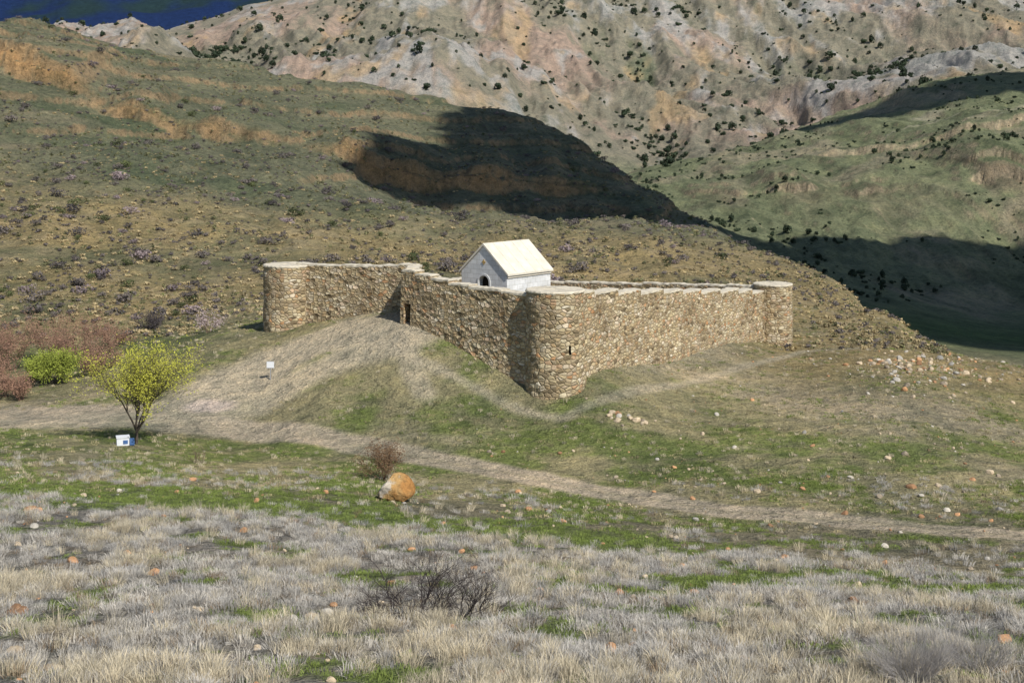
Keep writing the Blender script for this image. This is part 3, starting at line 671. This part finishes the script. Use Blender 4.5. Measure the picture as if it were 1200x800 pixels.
x,y=xy(-367,72); woody('dry_weed',(x,y,gz(x,y)),1.2,14,1,.015,.4,52,brown_m,wfac=.7)
# ------------------------------------------------------------------ rocks
def rockmesh(nm,mat,seed,sub=3,flat=.7,link=False):
    import bmesh
    bm=bmesh.new(); bmesh.ops.create_icosphere(bm,subdivisions=sub,radius=1)
    r=np.random.RandomState(seed); off=Vector(r.rand(3)*50)
    planes=[(Vector(r.normal(size=3)).normalized(),.6+.3*r.rand()) for _ in range(9)]
    for v in bm.verts:
        p=v.co.copy()
        for n_,d_ in planes:
            k=p.dot(n_)-d_
            if k>0: p-=n_*k*.9
        p+=p.normalized()*(.10*mnoise.noise(p*1.8+off)+.04*mnoise.noise(p*6+off)); p.z*=flat; v.co=p
    m=bpy.data.meshes.new(nm); bm.to_mesh(m); bm.free(); m.materials.append(mat)
    ob=bpy.data.objects.new(nm,m)
    if link: scene.collection.objects.link(ob)
    return ob
rk1=simple('tan_rock',(.44,.36,.26),.3,2,.5,True); rk2=simple('rusty_rock',(.42,.24,.13),.3,2,.5,True); rk3=simple('grey_rock',(.44,.41,.36),.3,2,.5,True)
rocks=[rockmesh('rock_%02d'%i,m_,i,2) for i,m_ in enumerate([rk1,rk2,rk3,rk1])]
RX=[];RY=[];RS=[];RI=[]
r=np.random.RandomState(5)
def addr(b_,Y_,s_,i_=None): RX.append(b_*Y_/K);RY.append(Y_);RS.append(s_);RI.append(r.randint(0,4) if i_ is None else i_)
for i in range(230):
    Yc=101+r.normal()*5; addr(490+r.normal()*45+(101-Yc)*-2,Yc,.07+.26*r.rand()**3)
for i in range(14): addr(435+r.normal()*12,103+r.normal()*.8,.15+.2*r.rand())
for i in range(16): addr(130+r.normal()*12,81.5+r.normal()*.5,.12+.2*r.rand()**2)
for i in range(700): addr(r.uniform(-50,640),60+r.rand()*62,.04+.16*r.rand()**5)
for i in range(340): addr(r.uniform(-640,640),18+r.rand()*50,.05+.16*r.rand()**3,r.choice([0,1,1,2,3]))
for b_,Y_,s_ in [(-562,52,.36),(-555,51.6,.22),(-585,31,.25),(-420,38,.2),(-300,57,.2),(-230,47,.18),(125,36,.16),(400,36,.22),(420,30,.22),(-577,31,.22),(20,62,.2),(60,58,.18),(-60,45,.16),(200,45,.18)]: addr(b_,Y_,s_,1)
for b_,Y_,s_ in [(468,68,.3),(500,68.5,.22),(540,70,.2),(390,62.5,.2),(560,72,.25),(440,74,.25),(460,75,.25),(430,66,.2),(480,66,.18)]: addr(b_,Y_,s_)
RX,RY,RS,RI=map(np.array,(RX,RY,RS,RI))
bad=(np.abs((RX-2)/17)+np.abs((RY-108)/20)<1.05)|((polydist(RX,RY,ROAD)<1.3)&(RS>.08)); RX,RY,RS,RI=RX[~bad],RY[~bad],RS[~bad],RI[~bad]
scatter('scattered_stones',RX,RY,height(RX,RY)+RS*.15,RS,RI,rocks,.4)
bmx,nt,bs=newmat('lichen_boulder'); tc=nd(nt,'ShaderNodeTexCoord'); n_a=noise(nt,tc.outputs['Object'],.9,5,.6)
rr=ramp(nt,[(.34,(.55,.48,.38)),(.42,(.46,.29,.12)),(.6,(.40,.20,.065))]); 
sx=nd(nt,'ShaderNodeSeparateXYZ'); lk(nt,tc.outputs['Object'],sx.inputs[0]); ma=nd(nt,'ShaderNodeMath',operation='MULTIPLY_ADD'); lk(nt,sx.outputs[0],ma.inputs[0]); ma.inputs[1].default_value=.16; lk(nt,n_a.outputs['Fac'],ma.inputs[2])
lk(nt,ma.outputs[0],rr.inputs['Fac'])
nb=noise(nt,tc.outputs['Object'],4,6,.7); rq=ramp(nt,[(.3,.5),(.5,1),(.7,1.25)]); lk(nt,nb.outputs['Fac'],rq.inputs['Fac'])
lk(nt,mul(nt,rr.outputs['Color'],rq.outputs['Color']),bs.inputs['Base Color'])
bp=nd(nt,'ShaderNodeBump'); bp.inputs['Distance'].default_value=.15; lk(nt,nb.outputs['Fac'],bp.inputs['Height']); lk(nt,bp.outputs['Normal'],bs.inputs['Normal'])
bo=rockmesh('boulder',bmx,77,4,.85,True); x,y=xy(-135,61.3); bo.location=(x,y,gz(x,y)+.5); bo.scale=(.92,.8,.95); bo.rotation_euler=(0,.15,.5)
# ------------------------------------------------------------------ sign + box
wp=simple('white_enamel',(.70,.71,.72),.08,3,0,rough=.5); gp_=simple('galvanised_steel',(.3,.3,.3),.1,3,0,rough=.5)
x,y=xy(-283,90.5); z=gz(x,y); sg=empty('info_sign',(x,y,z))
V=[];Fc=[]; box(V,Fc,(-.03,-.03,-.3),(.03,.03,1.25)); mkobj('post',V,Fc,gp_,sg)
V=[];Fc=[]; box(V,Fc,(-.26,-.07,.85),(.26,-.035,1.28)); mkobj('panel',V,Fc,wp,sg)
V=[];Fc=[]; box(V,Fc,(-.29,-.06,1.281),(.29,-.03,1.31)); box(V,Fc,(-.29,-.06,.82),(.29,-.03,.849)); mkobj('frame',V,Fc,gp_,sg)
blue=simple('blue_paint',(.07,.14,.30),.25,3,0,rough=.6); 
x,y=xy(-453,75); z=gz(x,y); bx=empty('storage_box',(x,y,z)); bx.rotation_euler=(0,0,.35)
V=[];Fc=[]; box(V,Fc,(-.5,-.3,0),(.2,.3,.45)); mkobj('white_body',V,Fc,wp,bx)
V=[];Fc=[]; box(V,Fc,(-.53,-.33,.451),(.23,.33,.51)); mkobj('lid',V,Fc,wp,bx)
V=[];Fc=[]; box(V,Fc,(.235,-.28,0),(.5,.28,.3)); mkobj('blue_crate',V,Fc,blue,bx)
V=[];Fc=[]; box(V,Fc,(-.15,-.315,.1),(.12,-.302,.32)); mkobj('blue_label',V,Fc,blue,bx)
# ------------------------------------------------------------------ sun, sky, clouds
el=math.radians(45); hz=Vector((.60,-.80,0)).normalized(); s=Vector((hz.x*math.cos(el),hz.y*math.cos(el),math.sin(el)))
sd=bpy.data.lights.new('sun','SUN'); sd.energy=5.0; sd.angle=math.radians(.5); sd.color=(1,.97,.915)
so=bpy.data.objects.new('sun',sd); so.rotation_euler=s.to_track_quat('Z','Y').to_euler(); so.location=(60,-60,120); scene.collection.objects.link(so)
w=bpy.data.worlds.new('World'); scene.world=w; w.use_nodes=True; nt=w.node_tree; sky=nt.nodes.new('ShaderNodeTexSky'); sky.sky_type='NISHITA'; sky.sun_disc=False
sky.sun_elevation=el; sky.sun_rotation=math.atan2(hz.x,hz.y); sky.altitude=1200
nt.links.new(sky.outputs[0],nt.nodes['Background'].inputs[0]); nt.nodes['Background'].inputs[1].default_value=.10
cm=simple('cloud_white',(.8,.8,.8),.03,.01,0)
def cloud(poly,zg,H,seed,rad,dens=2.2):
    import bmesh
    r=random.Random(seed); bm=bmesh.new()
    xs=[p[0] for p in poly]; ys=[p[1] for p in poly]
    def ins(x,y):
        c=False; j=len(poly)-1
        for i in range(len(poly)):
            if (poly[i][1]>y)!=(poly[j][1]>y) and x<(poly[j][0]-poly[i][0])*(y-poly[i][1])/(poly[j][1]-poly[i][1])+poly[i][0]: c=not c
            j=i
        return c
    area=(max(xs)-min(xs))*(max(ys)-min(ys)); nn_=int(area/(rad*rad)*dens)
    for i in range(nn_):
        x=r.uniform(min(xs),max(xs)); y=r.uniform(min(ys),max(ys))
        if not ins(x,y): continue
        rr=rad*r.uniform(.5,1.1); k=(H-zg)/s.z
        bmesh.ops.create_icosphere(bm,subdivisions=2,radius=1,matrix=Matrix.Translation((x+s.x*k,y+s.y*k,H+r.uniform(-.2,.4)*rad))@Matrix.Diagonal((rr,rr,rr*.45,1)))
    m=bpy.data.meshes.new('cloud'); bm.to_mesh(m); bm.free(); m.materials.append(cm); m.polygons.foreach_set('use_smooth',[True]*len(m.polygons))
    scene.collection.objects.link(bpy.data.objects.new('cloud',m))
cloud([(-34,243),(-30,262),(-34,285),(-16,300),(-22,330),(-24,400),(20,420),(90,400),(80,320),(66,262),(50,243),(20,238),(-5,242)],21,330,1,7,3.6)
cloud([(62,300),(85,268),(140,262),(230,262),(240,400),(170,440),(100,430),(62,380)],-10,420,2,15,3.4)
cloud([(190,700),(330,670),(420,760),(300,790),(220,750)],60,700,4,22)
cloud([(310,1850),(460,1850),(520,2300),(300,2400)],250,1100,5,50)
# ------------------------------------------------------------------ camera
cd=bpy.data.cameras.new('camera'); cam=bpy.data.objects.new('camera',cd); scene.collection.objects.link(cam); scene.camera=cam
cd.sensor_width=36; cd.lens=45; cd.shift_y=-230/1200; cd.clip_end=9000; cd.clip_start=.5
cam.location=(0,0,EYE); cam.rotation_euler=(math.radians(90),0,0)
scene.view_settings.view_transform='Standard'; scene.view_settings.look='None'; scene.view_settings.exposure=0
